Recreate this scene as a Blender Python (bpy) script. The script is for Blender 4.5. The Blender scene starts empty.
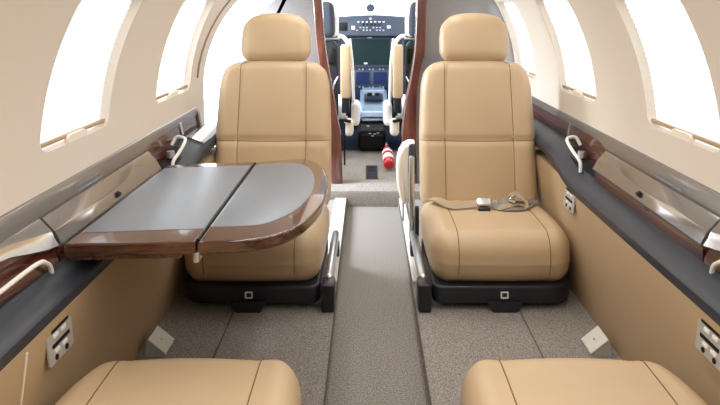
import bpy, bmesh, math, random
from mathutils import Vector, Matrix
from mathutils.bvhtree import BVHTree
random.seed(4)
sc = bpy.context.scene
C = sc.collection
# ------------------------------------------------------------------ camera, world, exposure
H = 1.06                       # eye height above the aisle
K = 600.0/700.0                # depths below are noted for a 700 px focal length and brought to 600 px
F = 600.0
cd = bpy.data.cameras.new('camera'); cam = bpy.data.objects.new('camera', cd); C.objects.link(cam)
cam.location = (0, 0, H); cam.rotation_euler = (math.radians(90), 0, 0)
cd.sensor_width = 36; cd.lens = 36*F/720
cd.shift_x = -8/720; cd.shift_y = -191.5/720
cd.clip_start = 0.02
sc.camera = cam
w = bpy.data.worlds.new('world'); sc.world = w; w.use_nodes = True
bg = w.node_tree.nodes['Background']; bg.inputs[0].default_value = (0.90, 0.95, 1.0, 1); bg.inputs[1].default_value = 5.0
sc.view_settings.view_transform = 'Standard'; sc.view_settings.look = 'None'
sc.view_settings.exposure = 0.1; sc.view_settings.gamma = 1
sc.view_settings.use_curve_mapping = False
sc.cycles.use_denoising = True
sc.cycles.diffuse_bounces = 6; sc.cycles.max_bounces = 12
CEIL_W = 9.0                  # each run of the cabin's ceiling wash lights

def day_lamp(name, loc, rot, sx, sy, watts):
    l = bpy.data.lights.new(name, 'AREA'); l.shape = 'RECTANGLE'; l.size = sx; l.size_y = sy; l.energy = watts; l.color = (.80, .90, 1)
    o = bpy.data.objects.new(name, l); C.objects.link(o); o.location = loc; o.rotation_euler = rot
day_lamp('entry_daylight', (-1.25, 3.68*K, H+.25), (0, math.radians(-72), 0), .8, .5, 80)
day_lamp('windshield_daylight', (.03, 5.9*K, H+.75), (math.radians(-35), 0, 0), 1.0, .6, 4)

# ------------------------------------------------------------------ helpers
CX = 0.03
def V(x, t, d): return Vector((x, t*K, H-d))
def PX(px, py, t): return V((px-368)*t/700.0, t, (py-11)*t/700.0)

def smooth(me, ang=40):
    for p in me.polygons: p.use_smooth = True
    me.set_sharp_from_angle(angle=math.radians(ang))
def obj(name, bm, mat, parent=None, sm=True, ang=40, label=None):
    bmesh.ops.recalc_face_normals(bm, faces=bm.faces)
    me = bpy.data.meshes.new(name); bm.to_mesh(me); bm.free()
    if sm: smooth(me, ang)
    me.materials.append(mat)
    o = bpy.data.objects.new(name, me); C.objects.link(o)
    if parent is not None: o.parent = parent
    if label: o['label'] = label
    return o
def thing(name, label, cat, loc=(0,0,0), rotz=0, group=None):
    o = bpy.data.objects.new(name, None); C.objects.link(o)
    o.empty_display_size = .05
    o.location = loc; o.rotation_euler = (0, 0, rotz)
    o['label'] = label; o['category'] = cat
    if group: o['group'] = group
    return o
def tag(o, label, cat, group=None, kind=None):
    o['label'] = label; o['category'] = cat
    if group: o['group'] = group
    if kind: o['kind'] = kind
    return o
def struct(name, bm, mat, sm=True, label=None, cat=None):
    o = obj(name, bm, mat, None, sm); o['kind'] = 'structure'
    if label: o['label'] = label
    if cat: o['category'] = cat
    return o
def add_box(bm, c, s, bev=0, seg=2, rot=None):
    r = bmesh.ops.create_cube(bm, size=1.0)
    vs = r['verts']
    bmesh.ops.scale(bm, vec=s, verts=vs)
    if bev > 0:
        es = list({e for v in vs for e in v.link_edges})
        rr = bmesh.ops.bevel(bm, geom=es, offset=bev, segments=seg, affect='EDGES', profile=0.5)
        vs = list({v for v in rr['verts']} | {v for v in vs if v.is_valid})
    if rot is not None: bmesh.ops.transform(bm, matrix=rot, verts=vs)
    bmesh.ops.translate(bm, vec=Vector(c), verts=vs)
    return vs
def box(c, s, bev=0, seg=2, rot=None):
    bm = bmesh.new(); add_box(bm, c, s, bev, seg, rot); return bm
def add_cyl(bm, a, b, r0, r1=None, seg=20, caps=True):
    a = Vector(a); b = Vector(b); d = b-a
    r1 = r0 if r1 is None else r1
    m = Matrix.Translation((a+b)/2) @ d.to_track_quat('Z', 'Y').to_matrix().to_4x4()
    bmesh.ops.create_cone(bm, cap_ends=caps, segments=seg, radius1=r0, radius2=r1, depth=d.length, matrix=m)
def cyl(a, b, r0, r1=None, seg=20):
    bm = bmesh.new(); add_cyl(bm, a, b, r0, r1, seg); return bm
def add_tube(bm, pts, r, seg=8, flat=1.0, up=Vector((0,0,1))):
    pts = [Vector(p) for p in pts]; rings = []
    for i, p in enumerate(pts):
        d = (pts[min(i+1, len(pts)-1)] - pts[max(i-1, 0)]).normalized()
        a = d.cross(up)
        if a.length < 1e-4: a = d.cross(Vector((1,0,0)))
        a.normalize(); b = a.cross(d).normalized()
        rings.append([bm.verts.new(p + a*r*math.cos(q) + b*r*flat*math.sin(q)) for q in [2*math.pi*k/seg for k in range(seg)]])
    for A, B in zip(rings, rings[1:]):
        for k in range(seg): bm.faces.new((A[k], A[(k+1)%seg], B[(k+1)%seg], B[k]))
    bm.faces.new(rings[0][::-1]); bm.faces.new(rings[-1])
def tube(pts, r, seg=8, flat=1.0, up=Vector((0,0,1))):
    bm = bmesh.new(); add_tube(bm, pts, r, seg, flat, up); return bm
def spline(pts, n=8):
    pts = [Vector(p) for p in pts]; out = []
    for i in range(len(pts)-1):
        p0 = pts[max(i-1,0)]; p1 = pts[i]; p2 = pts[i+1]; p3 = pts[min(i+2, len(pts)-1)]
        for k in range(n):
            t = k/n
            out.append(0.5*((2*p1)+(p2-p0)*t+(2*p0-5*p1+4*p2-p3)*t*t+(3*p1-p0-3*p2+p3)*t**3))
    out.append(pts[-1]); return out
def poly_prism(bm, pts, vec, inset=0):
    """closed prism: polygon pts (3-D) pushed along vec"""
    vec = Vector(vec)
    a = [bm.verts.new(Vector(p)) for p in pts]; b = [bm.verts.new(Vector(p)+vec) for p in pts]
    n = len(a); fs = [bm.faces.new(a), bm.faces.new(b[::-1])]
    for i in range(n): fs.append(bm.faces.new((a[i], b[i], b[(i+1)%n], a[(i+1)%n])))
    return a, b
def prism(pts, vec):
    bm = bmesh.new(); poly_prism(bm, pts, vec); return bm
def loft(prof, side, ts, dz=None, bm=None):
    """profile (half width, drop) run along the cabin through the stations ts, closed and capped"""
    bm = bm or bmesh.new(); rings = []
    for t in ts:
        o = dz(t) if dz else 0.0
        rings.append([bm.verts.new(V(CX+side*h, t, d+o)) for h, d in prof])
    n = len(prof)
    for A, B in zip(rings, rings[1:]):
        for k in range(n): bm.faces.new((A[k], A[(k+1)%n], B[(k+1)%n], B[k]))
    bm.faces.new(rings[0][::-1]); bm.faces.new(rings[-1])
    return bm
def rr2(x0, x1, y0, y1, r, seg=8, rs=None):
    """rounded rectangle outline in 2-D; rs = radii of corners (x1y1, x0y1, x0y0, x1y0)"""
    rs = rs or (r, r, r, r); out = []
    for (cx, cy, sx, sy, a0, q) in ((x1, y1, -1, -1, 0, rs[0]), (x0, y1, 1, -1, 90, rs[1]), (x0, y0, 1, 1, 180, rs[2]), (x1, y0, -1, 1, 270, rs[3])):
        for k in range(seg+1):
            a = math.radians(a0+90*k/seg)
            out.append((cx+sx*q+q*math.cos(a), cy+sy*q+q*math.sin(a)))
    return out
def slab(outline, z0, z1, rt, rb, seg=5):
    """flat body from a 2-D outline between z0 and z1 with rounded rims; local coords"""
    n = len(outline); P = [Vector((p[0], p[1])) for p in outline]
    area = sum(P[i].x*P[(i+1)%n].y-P[(i+1)%n].x*P[i].y for i in range(n))
    if area < 0: P.reverse()
    N = []
    for i in range(n):
        d = (P[(i+1)%n]-P[i-1]).normalized(); N.append(Vector((d.y, -d.x)))
    prof = []
    for k in range(seg+1):
        a = math.pi/2*k/seg; prof.append((rb*(1-math.sin(a)), z0+rb*(1-math.cos(a))))
    for k in range(seg+1):
        a = math.pi/2*k/seg; prof.append((rt*(1-math.cos(a)), z1-rt*(1-math.sin(a))))
    bm = bmesh.new(); rings = []
    for ins, z in prof: rings.append([bm.verts.new((P[i].x-N[i].x*ins, P[i].y-N[i].y*ins, z)) for i in range(n)])
    for A, B in zip(rings, rings[1:]):
        for k in range(n): bm.faces.new((A[k], A[(k+1)%n], B[(k+1)%n], B[k]))
    bm.faces.new(rings[0][::-1]); bm.faces.new(rings[-1])
    return bm
def pillow(a, b, c, r, n=28, f=None):
    """dense rounded block with half sizes a, b, c and edge radius r, then reshaped by f(Vector)->Vector"""
    bm = bmesh.new(); cache = {}
    def vert(i, j, k):
        key = (i, j, k)
        if key in cache: return cache[key]
        p = Vector((2*i/n-1, 2*j/n-1, 2*k/n-1))
        q = Vector((p.x*a, p.y*b, p.z*c))
        core = Vector((max(-(a-r), min(a-r, q.x)), max(-(b-r), min(b-r, q.y)), max(-(c-r), min(c-r, q.z))))
        d = q-core
        if d.length > 1e-7: q = core+d.normalized()*r
        if f: q = f(q)
        v = bm.verts.new(q); cache[key] = v; return v
    R = range(n)
    for i in R:
        for j in R:
            for k in (0, n):
                bm.faces.new((vert(i,j,k), vert(i+1,j,k), vert(i+1,j+1,k), vert(i,j+1,k)))
                bm.faces.new((vert(i,k,j), vert(i+1,k,j), vert(i+1,k,j+1), vert(i,k,j+1)))
                bm.faces.new((vert(k,i,j), vert(k,i+1,j), vert(k,i+1,j+1), vert(k,i,j+1)))
    bmesh.ops.recalc_face_normals(bm, faces=bm.faces)
    return bm
def seam_on(bm_, rays, r=0.0016):
    """a sewn seam that follows the body: rays = (origin, direction)"""
    t = BVHTree.FromBMesh(bm_); pts = []
    for o, d in rays:
        hit = t.ray_cast(Vector(o), Vector(d).normalized())
        if hit[0] is not None:
            if not pts or (hit[0]-pts[-1]).length > 1e-4: pts.append(hit[0])
    return pts

# ------------------------------------------------------------------ materials
def lin(r, g, b):
    f = lambda c: (c/255/12.92 if c/255 <= .04045 else ((c/255+.055)/1.055)**2.4)
    return (f(r), f(g), f(b), 1)
def mat(name, col, rough=.5, metal=0, coat=0, bump=0, bscale=200, vary=0, vscale=8, spec=.5, sheen=0):
    m = bpy.data.materials.new(name); m.use_nodes = True
    nt = m.node_tree; b = nt.nodes['Principled BSDF']
    b.inputs['Base Color'].default_value = col; b.inputs['Roughness'].default_value = rough
    b.inputs['Metallic'].default_value = metal; b.inputs['Coat Weight'].default_value = coat
    b.inputs['Coat Roughness'].default_value = .05; b.inputs['Specular IOR Level'].default_value = spec
    b.inputs['Sheen Weight'].default_value = sheen
    tc = nt.nodes.new('ShaderNodeTexCoord')
    if bump:
        n = nt.nodes.new('ShaderNodeTexNoise'); n.inputs['Scale'].default_value = bscale; n.inputs['Detail'].default_value = 3
        bp = nt.nodes.new('ShaderNodeBump'); bp.inputs['Strength'].default_value = bump; bp.inputs['Distance'].default_value = .002
        nt.links.new(tc.outputs['Object'], n.inputs['Vector']); nt.links.new(n.outputs['Fac'], bp.inputs['Height'])
        nt.links.new(bp.outputs['Normal'], b.inputs['Normal'])
    if vary:
        n = nt.nodes.new('ShaderNodeTexNoise'); n.inputs['Scale'].default_value = vscale; n.inputs['Detail'].default_value = 2
        r = nt.nodes.new('ShaderNodeValToRGB')
        r.color_ramp.elements[0].position = .35; r.color_ramp.elements[1].position = .65
        r.color_ramp.elements[0].color = tuple(c*(1-vary) for c in col[:3])+(1,)
        r.color_ramp.elements[1].color = tuple(min(1, c*(1+vary)) for c in col[:3])+(1,)
        nt.links.new(tc.outputs['Object'], n.inputs['Vector']); nt.links.new(n.outputs['Fac'], r.inputs['Fac'])
        nt.links.new(r.outputs['Color'], b.inputs['Base Color'])
    return m
def wood_mat(name, c0, c1, scale=(3, 3, 60), rough=.25, coat=1):
    m = mat(name, c0, rough, coat=coat); nt = m.node_tree; b = nt.nodes['Principled BSDF']
    tc = nt.nodes.new('ShaderNodeTexCoord'); mp = nt.nodes.new('ShaderNodeMapping'); mp.inputs['Scale'].default_value = scale
    n = nt.nodes.new('ShaderNodeTexNoise'); n.inputs['Scale'].default_value = 1.5; n.inputs['Detail'].default_value = 5; n.inputs['Distortion'].default_value = .6
    r = nt.nodes.new('ShaderNodeValToRGB'); r.color_ramp.elements[0].color = c0; r.color_ramp.elements[1].color = c1
    r.color_ramp.elements[0].position = .35; r.color_ramp.elements[1].position = .68
    nt.links.new(tc.outputs['Object'], mp.inputs['Vector']); nt.links.new(mp.outputs['Vector'], n.inputs['Vector'])
    nt.links.new(n.outputs['Fac'], r.inputs['Fac']); nt.links.new(r.outputs['Color'], b.inputs['Base Color'])
    return m
def carpet_mat(name, c0, c1):
    m = mat(name, c0, 1.0, bump=.9, bscale=420, spec=.1); nt = m.node_tree; b = nt.nodes['Principled BSDF']
    tc = nt.nodes.new('ShaderNodeTexCoord')
    n = nt.nodes.new('ShaderNodeTexNoise'); n.inputs['Scale'].default_value = 230; n.inputs['Detail'].default_value = 4; n.inputs['Roughness'].default_value = .75
    r = nt.nodes.new('ShaderNodeValToRGB'); r.color_ramp.elements[0].color = c0; r.color_ramp.elements[1].color = c1
    r.color_ramp.elements[0].position = .38; r.color_ramp.elements[1].position = .62
    nt.links.new(tc.outputs['Object'], n.inputs['Vector'])
    nt.links.new(n.outputs['Fac'], r.inputs['Fac']); nt.links.new(r.outputs['Color'], b.inputs['Base Color'])
    return m
def _e(): pass
def emit_mat(name, col, s):
    m = bpy.data.materials.new(name); m.use_nodes = True; b = m.node_tree.nodes['Principled BSDF']
    b.inputs['Base Color'].default_value = (.008,.008,.008,1); b.inputs['Roughness'].default_value = .5; b.inputs['Specular IOR Level'].default_value = .06
    b.inputs['Emission Color'].default_value = col; b.inputs['Emission Strength'].default_value = s
    return m
M = dict(
    leather=mat('tan_leather', lin(197,171,137), .42, bump=.12, bscale=700, vary=.03, vscale=5),
    seam=mat('leather_seam', lin(120,92,60), .7),
    side_leather=mat('side_panel_leather', lin(170,145,112), .55, bump=.1, bscale=600, vary=.02, vscale=3),
    cream=mat('cream_leather', lin(236,226,208), .5, bump=.08, bscale=600),
    shell=mat('cabin_liner', lin(219,208,194), .65, bump=.05, bscale=500),
    carpet=carpet_mat('carpet', lin(108,102,97), lin(176,169,162)),
    aisle=carpet_mat('aisle_carpet', lin(102,97,92), lin(170,163,156)),
    edge=mat('carpet_edge', lin(92,86,80), .9),
    taupe=mat('taupe_lacquer', lin(120,114,108), .3, metal=.3, coat=.5),
    flap=mat('gloss_taupe', lin(144,140,136), .10, metal=.65, coat=1),
    slate=mat('slate_soft_trim', lin(52,56,64), .45, bump=.08, bscale=500),
    wood=wood_mat('dark_mahogany', lin(52,22,16), lin(96,48,34), (60, 4, 60)),
    twood=wood_mat('table_walnut', lin(58,32,20), lin(94,57,37), (6, 60, 60), rough=.18),
    bwood=wood_mat('bulkhead_mahogany', lin(78,38,30), lin(114,62,50), (14, 14, 3), rough=.3),
    inlay=mat('table_inlay', lin(128,134,142), .38, metal=.2, bump=.06, bscale=500),
    chrome=mat('chrome', (.8,.8,.82,1), .12, metal=1),
    satin=mat('satin_metal', (.62,.63,.65,1), .32, metal=1),
    dark=mat('black_plastic', lin(28,30,38), .4),
    black=mat('black_rubber', lin(12,12,14), .6, spec=.3),
    navy=mat('navy_panel', lin(48,56,70), .5),
    navy2=mat('dark_navy_trim', lin(28,40,64), .5),
    shellgrey=mat('seat_back_shell', lin(26,28,33), .5),
    fabric=mat('grey_headrest_fabric', lin(54,60,70), .8, bump=.2, bscale=400),
    fleece=mat('white_fleece', lin(236,236,236), .9, bump=.5, bscale=200),
    plate=mat('brushed_plate', lin(190,188,182), .4, metal=.3),
    lightplate=mat('pale_cover_plate', lin(222,220,210), .45, metal=.1),
    white=mat('white_plastic', lin(235,232,225), .4),
    button=mat('pale_button', lin(170,182,198), .4),
    webbing=mat('belt_webbing', lin(168,148,122), .6, bump=.3, bscale=900),
    webbing2=mat('grey_webbing', lin(138,130,122), .5, bump=.3, bscale=900),
    red=mat('red_enamel', lin(200,22,34), .25, coat=.8),
    panelgrey=mat('bulkhead_laminate', lin(150,148,150), .16, metal=.3, coat=.8),
    sill=mat('aisle_sill', lin(226,220,210), .5),
    screen=emit_mat('screen_green', (.008,.035,.04,1), 1.0),
    screen2=emit_mat('screen_blue', (.01,.03,.12,1), 1.0),
    lamp=emit_mat('lamp_diffuser', (1,.98,.95,1), 3.0),
)
def shade_material():
    m = bpy.data.materials.new('window_shade_cloth'); m.use_nodes = True; nt = m.node_tree
    nt.nodes.clear(); out = nt.nodes.new('ShaderNodeOutputMaterial')
    a = nt.nodes.new('ShaderNodeBsdfTranslucent'); a.inputs[0].default_value = (.48,.475,.47,1)
    b = nt.nodes.new('ShaderNodeBsdfDiffuse'); b.inputs[0].default_value = (.85,.84,.82,1)
    mx = nt.nodes.new('ShaderNodeMixShader'); mx.inputs[0].default_value = .35
    nt.links.new(a.outputs[0], mx.inputs[1]); nt.links.new(b.outputs[0], mx.inputs[2]); nt.links.new(mx.outputs[0], out.inputs[0])
    return m
M['shade'] = shade_material()
def glass_material():
    m = bpy.data.materials.new('windshield_glass'); m.use_nodes = True; nt = m.node_tree
    nt.nodes.clear(); out = nt.nodes.new('ShaderNodeOutputMaterial')
    a = nt.nodes.new('ShaderNodeBsdfTransparent'); a.inputs[0].default_value = (.96,.98,.98,1)
    b = nt.nodes.new('ShaderNodeBsdfGlossy'); b.inputs[1].default_value = .02
    fr = nt.nodes.new('ShaderNodeFresnel'); fr.inputs[0].default_value = 1.3
    mx = nt.nodes.new('ShaderNodeMixShader')
    nt.links.new(fr.outputs[0], mx.inputs[0]); nt.links.new(a.outputs[0], mx.inputs[1]); nt.links.new(b.outputs[0], mx.inputs[2]); nt.links.new(mx.outputs[0], out.inputs[0])
    return m
M['glass'] = glass_material()

# ------------------------------------------------------------------ cabin shell
DC, R0, R1 = .36, .80, .86
def arc(a0, a1, R, n):
    return [(R*math.cos(math.radians(a0+(a1-a0)*k/n)), DC-R*math.sin(math.radians(a0+(a1-a0)*k/n))) for k in range(n+1)]
def shell_profile(a0, a1, n, low=False):
    inn = arc(a0, a1, R0, n); out = arc(a0, a1, R1, n)
    if low:
        inn = [(.745, 1.03), (.78, .75), (.797, .55)]+inn; out = [(.82, 1.03), (.85, .75), (.858, .55)]+out
    return inn+out[::-1]
def cut(o, cutters):
    cs = []
    for bm in cutters:
        bmesh.ops.recalc_face_normals(bm, faces=bm.faces)
        me = bpy.data.meshes.new('cutter'); bm.to_mesh(me); bm.free()
        c = bpy.data.objects.new('cutter', me); C.objects.link(c); cs.append(c)
        md = o.modifiers.new('b', 'BOOLEAN'); md.operation = 'DIFFERENCE'; md.object = c; md.solver = 'EXACT'
    dg = bpy.context.evaluated_depsgraph_get(); dg.update()
    me = bpy.data.meshes.new_from_object(o.evaluated_get(dg))
    o.modifiers.clear(); o.data = me; smooth(me, 30)
    for c in cs: bpy.data.objects.remove(c, do_unlink=True)
def window_cutter(side, t0, t1, d0, d1, r, rs=None):
    o = rr2(t0*K, t1*K, H-d1, H-d0, r, 10, rs)
    return prism([(CX+side*.5, y, z) for y, z in o], (side*.6, 0, 0))
TA = 12; TB = 3.95
ts_full = [-.9, 0, .8, 1.6, 2.4, 3.2, TB]
WD0, WD1 = -.05, .34
WL = [(1.64, 2.08), (2.54, 3.03)]
WR = [(1.64, 2.08), (2.54, 3.03), (3.46, 3.90)]
wl = struct('wall_left', loft(shell_profile(-5, 62, 34), -1, [-.9, 3.12]), M['shell'], label='beige curved cabin side wall with two shaded windows')
cut(wl, [window_cutter(-1, a, b, WD0, WD1, .04) for a, b in WL])
wlf = struct('wall_left_front', loft(shell_profile(-5, 62, 34, True), -1, [3.12, TB]), M['shell'], label='beige wall around the bright entry doorway')
cut(wlf, [window_cutter(-1, 3.28, 3.935, -.12, .76, .2, (.03, .45, .26, .1))])
wr = struct('wall_right', loft(shell_profile(-5, 62, 34), 1, [-.9, TB]), M['shell'], label='beige curved cabin side wall with three shaded windows')
cut(wr, [window_cutter(1, a, b, WD0, WD1, .04) for a, b in WR])
# ceiling
bm = bmesh.new(); inn = arc(62, 118, R0, 20); out = arc(62, 118, R1, 20)
loft(inn+out[::-1], 1, [-.9, TB], bm=bm)
struct('ceiling', bm, M['shell'])
struct('wall_back', prism([V(CX+h*s, -.9, d) for h, d, s in ([(h, d, -1) for h, d in arc(0, 90, .9, 12)]+[(h, d, 1) for h, d in arc(90, 0, .9, 12)]+[(.9, 1.1, 1), (.9, 1.1, -1)])], (0, -.04, 0)), M['shell'])
# door frame ribs round the entry opening
o = rr2((3.28-.14)*K, 4.3*K, H-.90, H+.20, .2, 14, (.05, .50, .3, .1))
pts = []
for y, z in o:
    d = H-z
    if y > 3.85*K or d > .42: continue
    pts.append((CX-(math.sqrt(max(0, R0**2-(DC-d)**2))-.001), y, z))
struct('trim_1', tube(pts, .006, 6, up=Vector((1,0,0))), mat('door_seal', lin(150,128,104), .6), label='seal line around the entry doorway')

# windows with lowered pleated shades
def make_window(n, side, t0, t1):
    e = bpy.data.objects.new('window_%d' % n, None); C.objects.link(e); e['kind'] = 'structure'
    e.location = V(CX+side*.82, (t0+t1)/2, (WD0+WD1)/2)
    inv = Matrix.Translation(-e.location)
    bm = bmesh.new(); rows = []
    N = 60
    d0, d1 = WD0-.03, WD1+.005
    for k in range(N+1):
        d = d0+(d1-d0)*k/N
        R = .826+(.003 if k % 2 else 0)
        h = math.sqrt(R*R-(DC-d)**2)
        rows.append([bm.verts.new(V(CX+side*h, t, d)) for t in (t0-.03, t1+.03)])
    for A, B in zip(rows, rows[1:]): bm.faces.new((A[0], A[1], B[1], B[0]))
    bmesh.ops.transform(bm, matrix=inv, verts=bm.verts)
    obj('shade', bm, M['shade'], e, ang=5)
    h = math.sqrt(.815**2-(DC-WD1+.02)**2)
    bm = bmesh.new(); add_box(bm, V(CX+side*h, (t0+t1)/2, WD1-.016), (.012, (t1-t0)*K-.004, .012), .004)
    bmesh.ops.transform(bm, matrix=inv, verts=bm.verts)
    obj('shade_bar', bm, M['side_leather'], e)
    o = rr2(-.05, .05, -.014, .014, .013, 6)
    c = V(CX+side*(h-.014), (t0+t1)/2, WD1-.012)
    bm = prism([(c.x, c.y+y, c.z-.006+z) for y, z in o], (side*.012, 0, 0))
    bmesh.ops.transform(bm, matrix=inv, verts=bm.verts)
    obj('handle', bm, M['cream'], e)
n = 0
for a, b in WL: n += 1; make_window(n, -1, a, b)
for a, b in WR: n += 1; make_window(n, 1, a, b)

# ------------------------------------------------------------------ floor
AL, AR = -.113, .163
DF = 1.02
struct('floor', box((0.025, 1.5, -.02-.0), (.55, 4.9, .04)), M['aisle'], sm=False, label='speckled greige aisle carpet')
def side_floor(x0, x1): 
    bm = bmesh.new()
    y0, y1 = -.77, 3.79*K
    add_box(bm, ((x0+x1)/2, (y0+y1)/2, (H-DF)/2), (abs(x1-x0), y1-y0, H-DF), .004, 1)
    return bm
struct('floor_left', side_floor(-.80, AL), M['carpet'], label='speckled carpet on the left side floor', cat=None)
struct('floor_right', side_floor(AR, .86), M['carpet'], label='speckled carpet on the right side floor')
# raised cockpit floor with rounded step
DCF = .97
pr = [(3.79, 1.06), (3.79, DCF+.02), (3.797, DCF+.007), (3.815, DCF), (6.4, DCF), (6.4, 1.06)]
struct('floor_front', prism([V(-.82, t, d) for t, d in pr], (1.70, 0, 0)), M['carpet'], label='pale carpeted cockpit step floor')
# carpet edges and seams
k = 1
for x, tt, z in ((AL, 3.79, DF-.001), (AR, 3.79, DF-.001), (-.455, 3.79, DF), (.516, 3.79, DF)):
    k += 1
    struct('trim_%d' % k, tube([V(x, -.8, z), V(x, tt, z)], .0024, 6), M['edge'], label='dark bound edge of the carpet')
for x0, x1 in ((AL-.065, AL-.004), (AR+.004, AR+.035)):
    k += 1
    struct('trim_%d' % k, box(((x0+x1)/2, (2.62+3.78)/2*K, H-DF+.006), (x1-x0, (3.78-2.62)*K, .012), .004), M['sill'], label='pale sill plate along the aisle')

# ------------------------------------------------------------------ lower side walls
for s, nm in ((-1, 'left'), (1, 'right')):
    pf = [(.667, .62), (.715, 1.03), (.80, 1.03), (.80, .60), (.675, .60)]
    t1 = 3.1 if s < 0 else 3.9
    o = struct('wall_%s_lower' % nm, loft(pf, s, [-.88, t1]), M['side_leather'], label='tan padded lower side panel below the %s ledge' % nm)
    # upright piping seam
    struct('trim_%d' % (k+1), tube([V(CX+s*.6685, 1.31, .64), V(CX+s*.7140, 1.31, 1.018)], .0028, 6, up=Vector((0,1,0))), M['cream'], label='pale piping on the lower side panel'); k += 1

# ------------------------------------------------------------------ side ledges
def sst(a, b, x): 
    u = max(0, min(1, (x-a)/(b-a))); return u*u*(3-2*u)
def make_ledge(s):
    nm = 'left' if s < 0 else 'right'
    t_end = 3.12 if s < 0 else 3.88
    L = thing('side_ledge', ('taupe and dark wood side ledge on the table side, with slate armrest band' if s < 0 else 'taupe and dark wood side ledge beside the seat with the belt, with slate armrest band'), 'side ledge', V(CX+s*.74, 1.9, .6), group=None)
    inv = Matrix.Translation(-L.location)
    def part(name, bm, m, parent=L, ang=35, label=None):
        bmesh.ops.transform(bm, matrix=inv, verts=bm.verts)
        return obj(name, bm, m, parent, ang=ang, label=label)
    # top rail
    wide = [(.812, .424), (.797, .428), (.791, .434), (.777, .466), (.778, .476), (.790, .49), (.812, .49)]
    slim = [(.812, .424), (.797, .428), (.793, .432), (.786, .448), (.785, .456), (.795, .46), (.812, .46)]
    bm = bmesh.new(); sts = []
    for t in [-.85, 1.56, 2.36, 2.40, 2.44, 2.48, t_end]:
        u = 1-sst(2.36, 2.48, t)
        sts.append([bm.verts.new(V(CX+s*(a[0]*u+b[0]*(1-u)), t, a[1]*u+b[1]*(1-u))) for a, b in zip(wide, slim)])
    for A, B in zip(sts, sts[1:]):
        for q in range(len(wide)): bm.faces.new((A[q], A[(q+1)%len(wide)], B[(q+1)%len(wide)], B[q]))
    bm.faces.new(sts[0][::-1]); bm.faces.new(sts[-1])
    rail = part('top_rail', bm, M['taupe'])
    # small worn pale marking on the rail, a row of tiny strokes
    bm = bmesh.new()
    n = 10
    for q in range(n):
        t = 1.80+q*.0165
        for row in range(2):
            u = .38+.26*row
            h = .790-.022*u; d = .436+.042*u
            a = math.atan2(.042, .022)
            rot = Matrix.Rotation(s*a, 4, 'Y')
            add_box(bm, V(CX+s*(h-.0004), t+(row*.006), d-.0003), (.0075, .0075+.002*((q*7+row) % 3), .0008), rot=rot)
    part('marking', bm, M['button'], rail, label='faint pale marking strip')
    # storage flap
    fl = [(.7745, .472), (.772, .472), (.746, .499), (.742, .504), (.727, .531), (.729, .538), (.7745, .538)]
    flap = part('flap', loft(fl, s, [1.595, 2.36]), M['flap'], label='glossy taupe flap')
    part('gap_seal', loft([(.776, .474), (.773, .474), (.773, .50), (.776, .50)], s, [1.59, 2.365]), M['black'], flap)
    bm = bmesh.new()
    add_cyl(bm, V(CX+s*.740, 1.97, .515), V(CX+s*.730, 1.97, .5215), .011, seg=20)
    part('finger_hole', bm, M['black'], flap)
    # chrome shoulder strip and wood aft of the flap
    S_ = [(.1, .772, .473, .766, .488), (1.22, .772, .473, .766, .488), (1.34, .771, .474, .763, .492), (1.42, .767, .478, .756, .500), (1.48, .760, .485, .744, .513), (1.54, .752, .493, .733, .525), (1.585, .746, .499, .729, .531)]
    for which in ('cover', 'trim_strip'):
        bm = bmesh.new(); sts = []
        for t, hc, dc_, hb, db in S_:
            if which == 'cover': pf_ = [(.7765, .4705), (.774, .470), (hc+.001, dc_-.0015), (hc, dc_), (.7765, dc_+.001)]
            else: pf_ = [(hc, dc_+.0005), ((hc+hb)/2+.002, (dc_+db)/2), (hb, db), (hb+.003, db+.004), (.7765, db+.004), (.7765, dc_+.0015)]
            sts.append([bm.verts.new(V(CX+s*h, t, d)) for h, d in pf_])
        for A, B in zip(sts, sts[1:]):
            for q in range(len(A)): bm.faces.new((A[q], A[(q+1)%len(A)], B[(q+1)%len(A)], B[q]))
        bm.faces.new(sts[0][::-1]); bm.faces.new(sts[-1])
        if which == 'cover': part('cover', bm, M['flap'])
        else: part('trim_strip', bm, M['chrome'], label='bright scooped chrome strip')
    wd = [(.772, .480), (.742, .562), (.746, .59), (.79, .59), (.79, .480)]
    bm = bmesh.new(); sts = []
    for t, u in ((.1, 0), (1.3, 0), (1.38, .2), (1.46, .55), (1.53, .85), (1.585, 1)):
        we = [(.745, .515), (.730, .568), (.731, .59), (.79, .59), (.79, .515)]
        sts.append([bm.verts.new(V(CX+s*(a[0]*(1-u)+c[0]*u), t, a[1]*(1-u)+c[1]*u)) for a, c in zip(wd, we)])
    for A, B in zip(sts, sts[1:]):
        for q in range(5): bm.faces.new((A[q], A[(q+1)%5], B[(q+1)%5], B[q]))
    bm.faces.new(sts[0][::-1]); bm.faces.new(sts[-1])
    part('wood_panel', bm, M['wood'])
    wd2 = [(.730, .536), (.730, .575), (.78, .58), (.78, .536)]
    part('wood_panel', loft(wd2, s, [1.59, 2.345]), M['wood'])
    # forward wood panel with chrome divider
    wd3 = [(.787, .457), (.770, .545), (.775, .60), (.80, .60), (.80, .457)]
    part('wood_panel', loft(wd3, s, [2.36, min(t_end, 3.85)-.02]), M['wood'])
    dv = loft([(.789, .447), (.7835, .452), (.768, .53), (.772, .535), (.790, .46)], s, [2.805, 2.83])
    part('divider', dv, M['chrome'])
    if s < 0:
        cap = loft([(.789, .440), (.780, .450), (.762, .545), (.80, .56), (.80, .44)], s, [t_end-.03, t_end])
        part('end_cap', cap, M['taupe'])
    # armrest band, rising toward the front seat
    arm = [(.785, .60), (.775, .580), (.740, .570), (.728, .570), (.684, .586), (.671, .592), (.665, .600), (.665, .618), (.670, .632), (.71, .650), (.785, .650)]
    stt = [-.86, 0, 1.2, 2.2]+[2.3+.05*i for i in range(13)]+[t_end]
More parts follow.
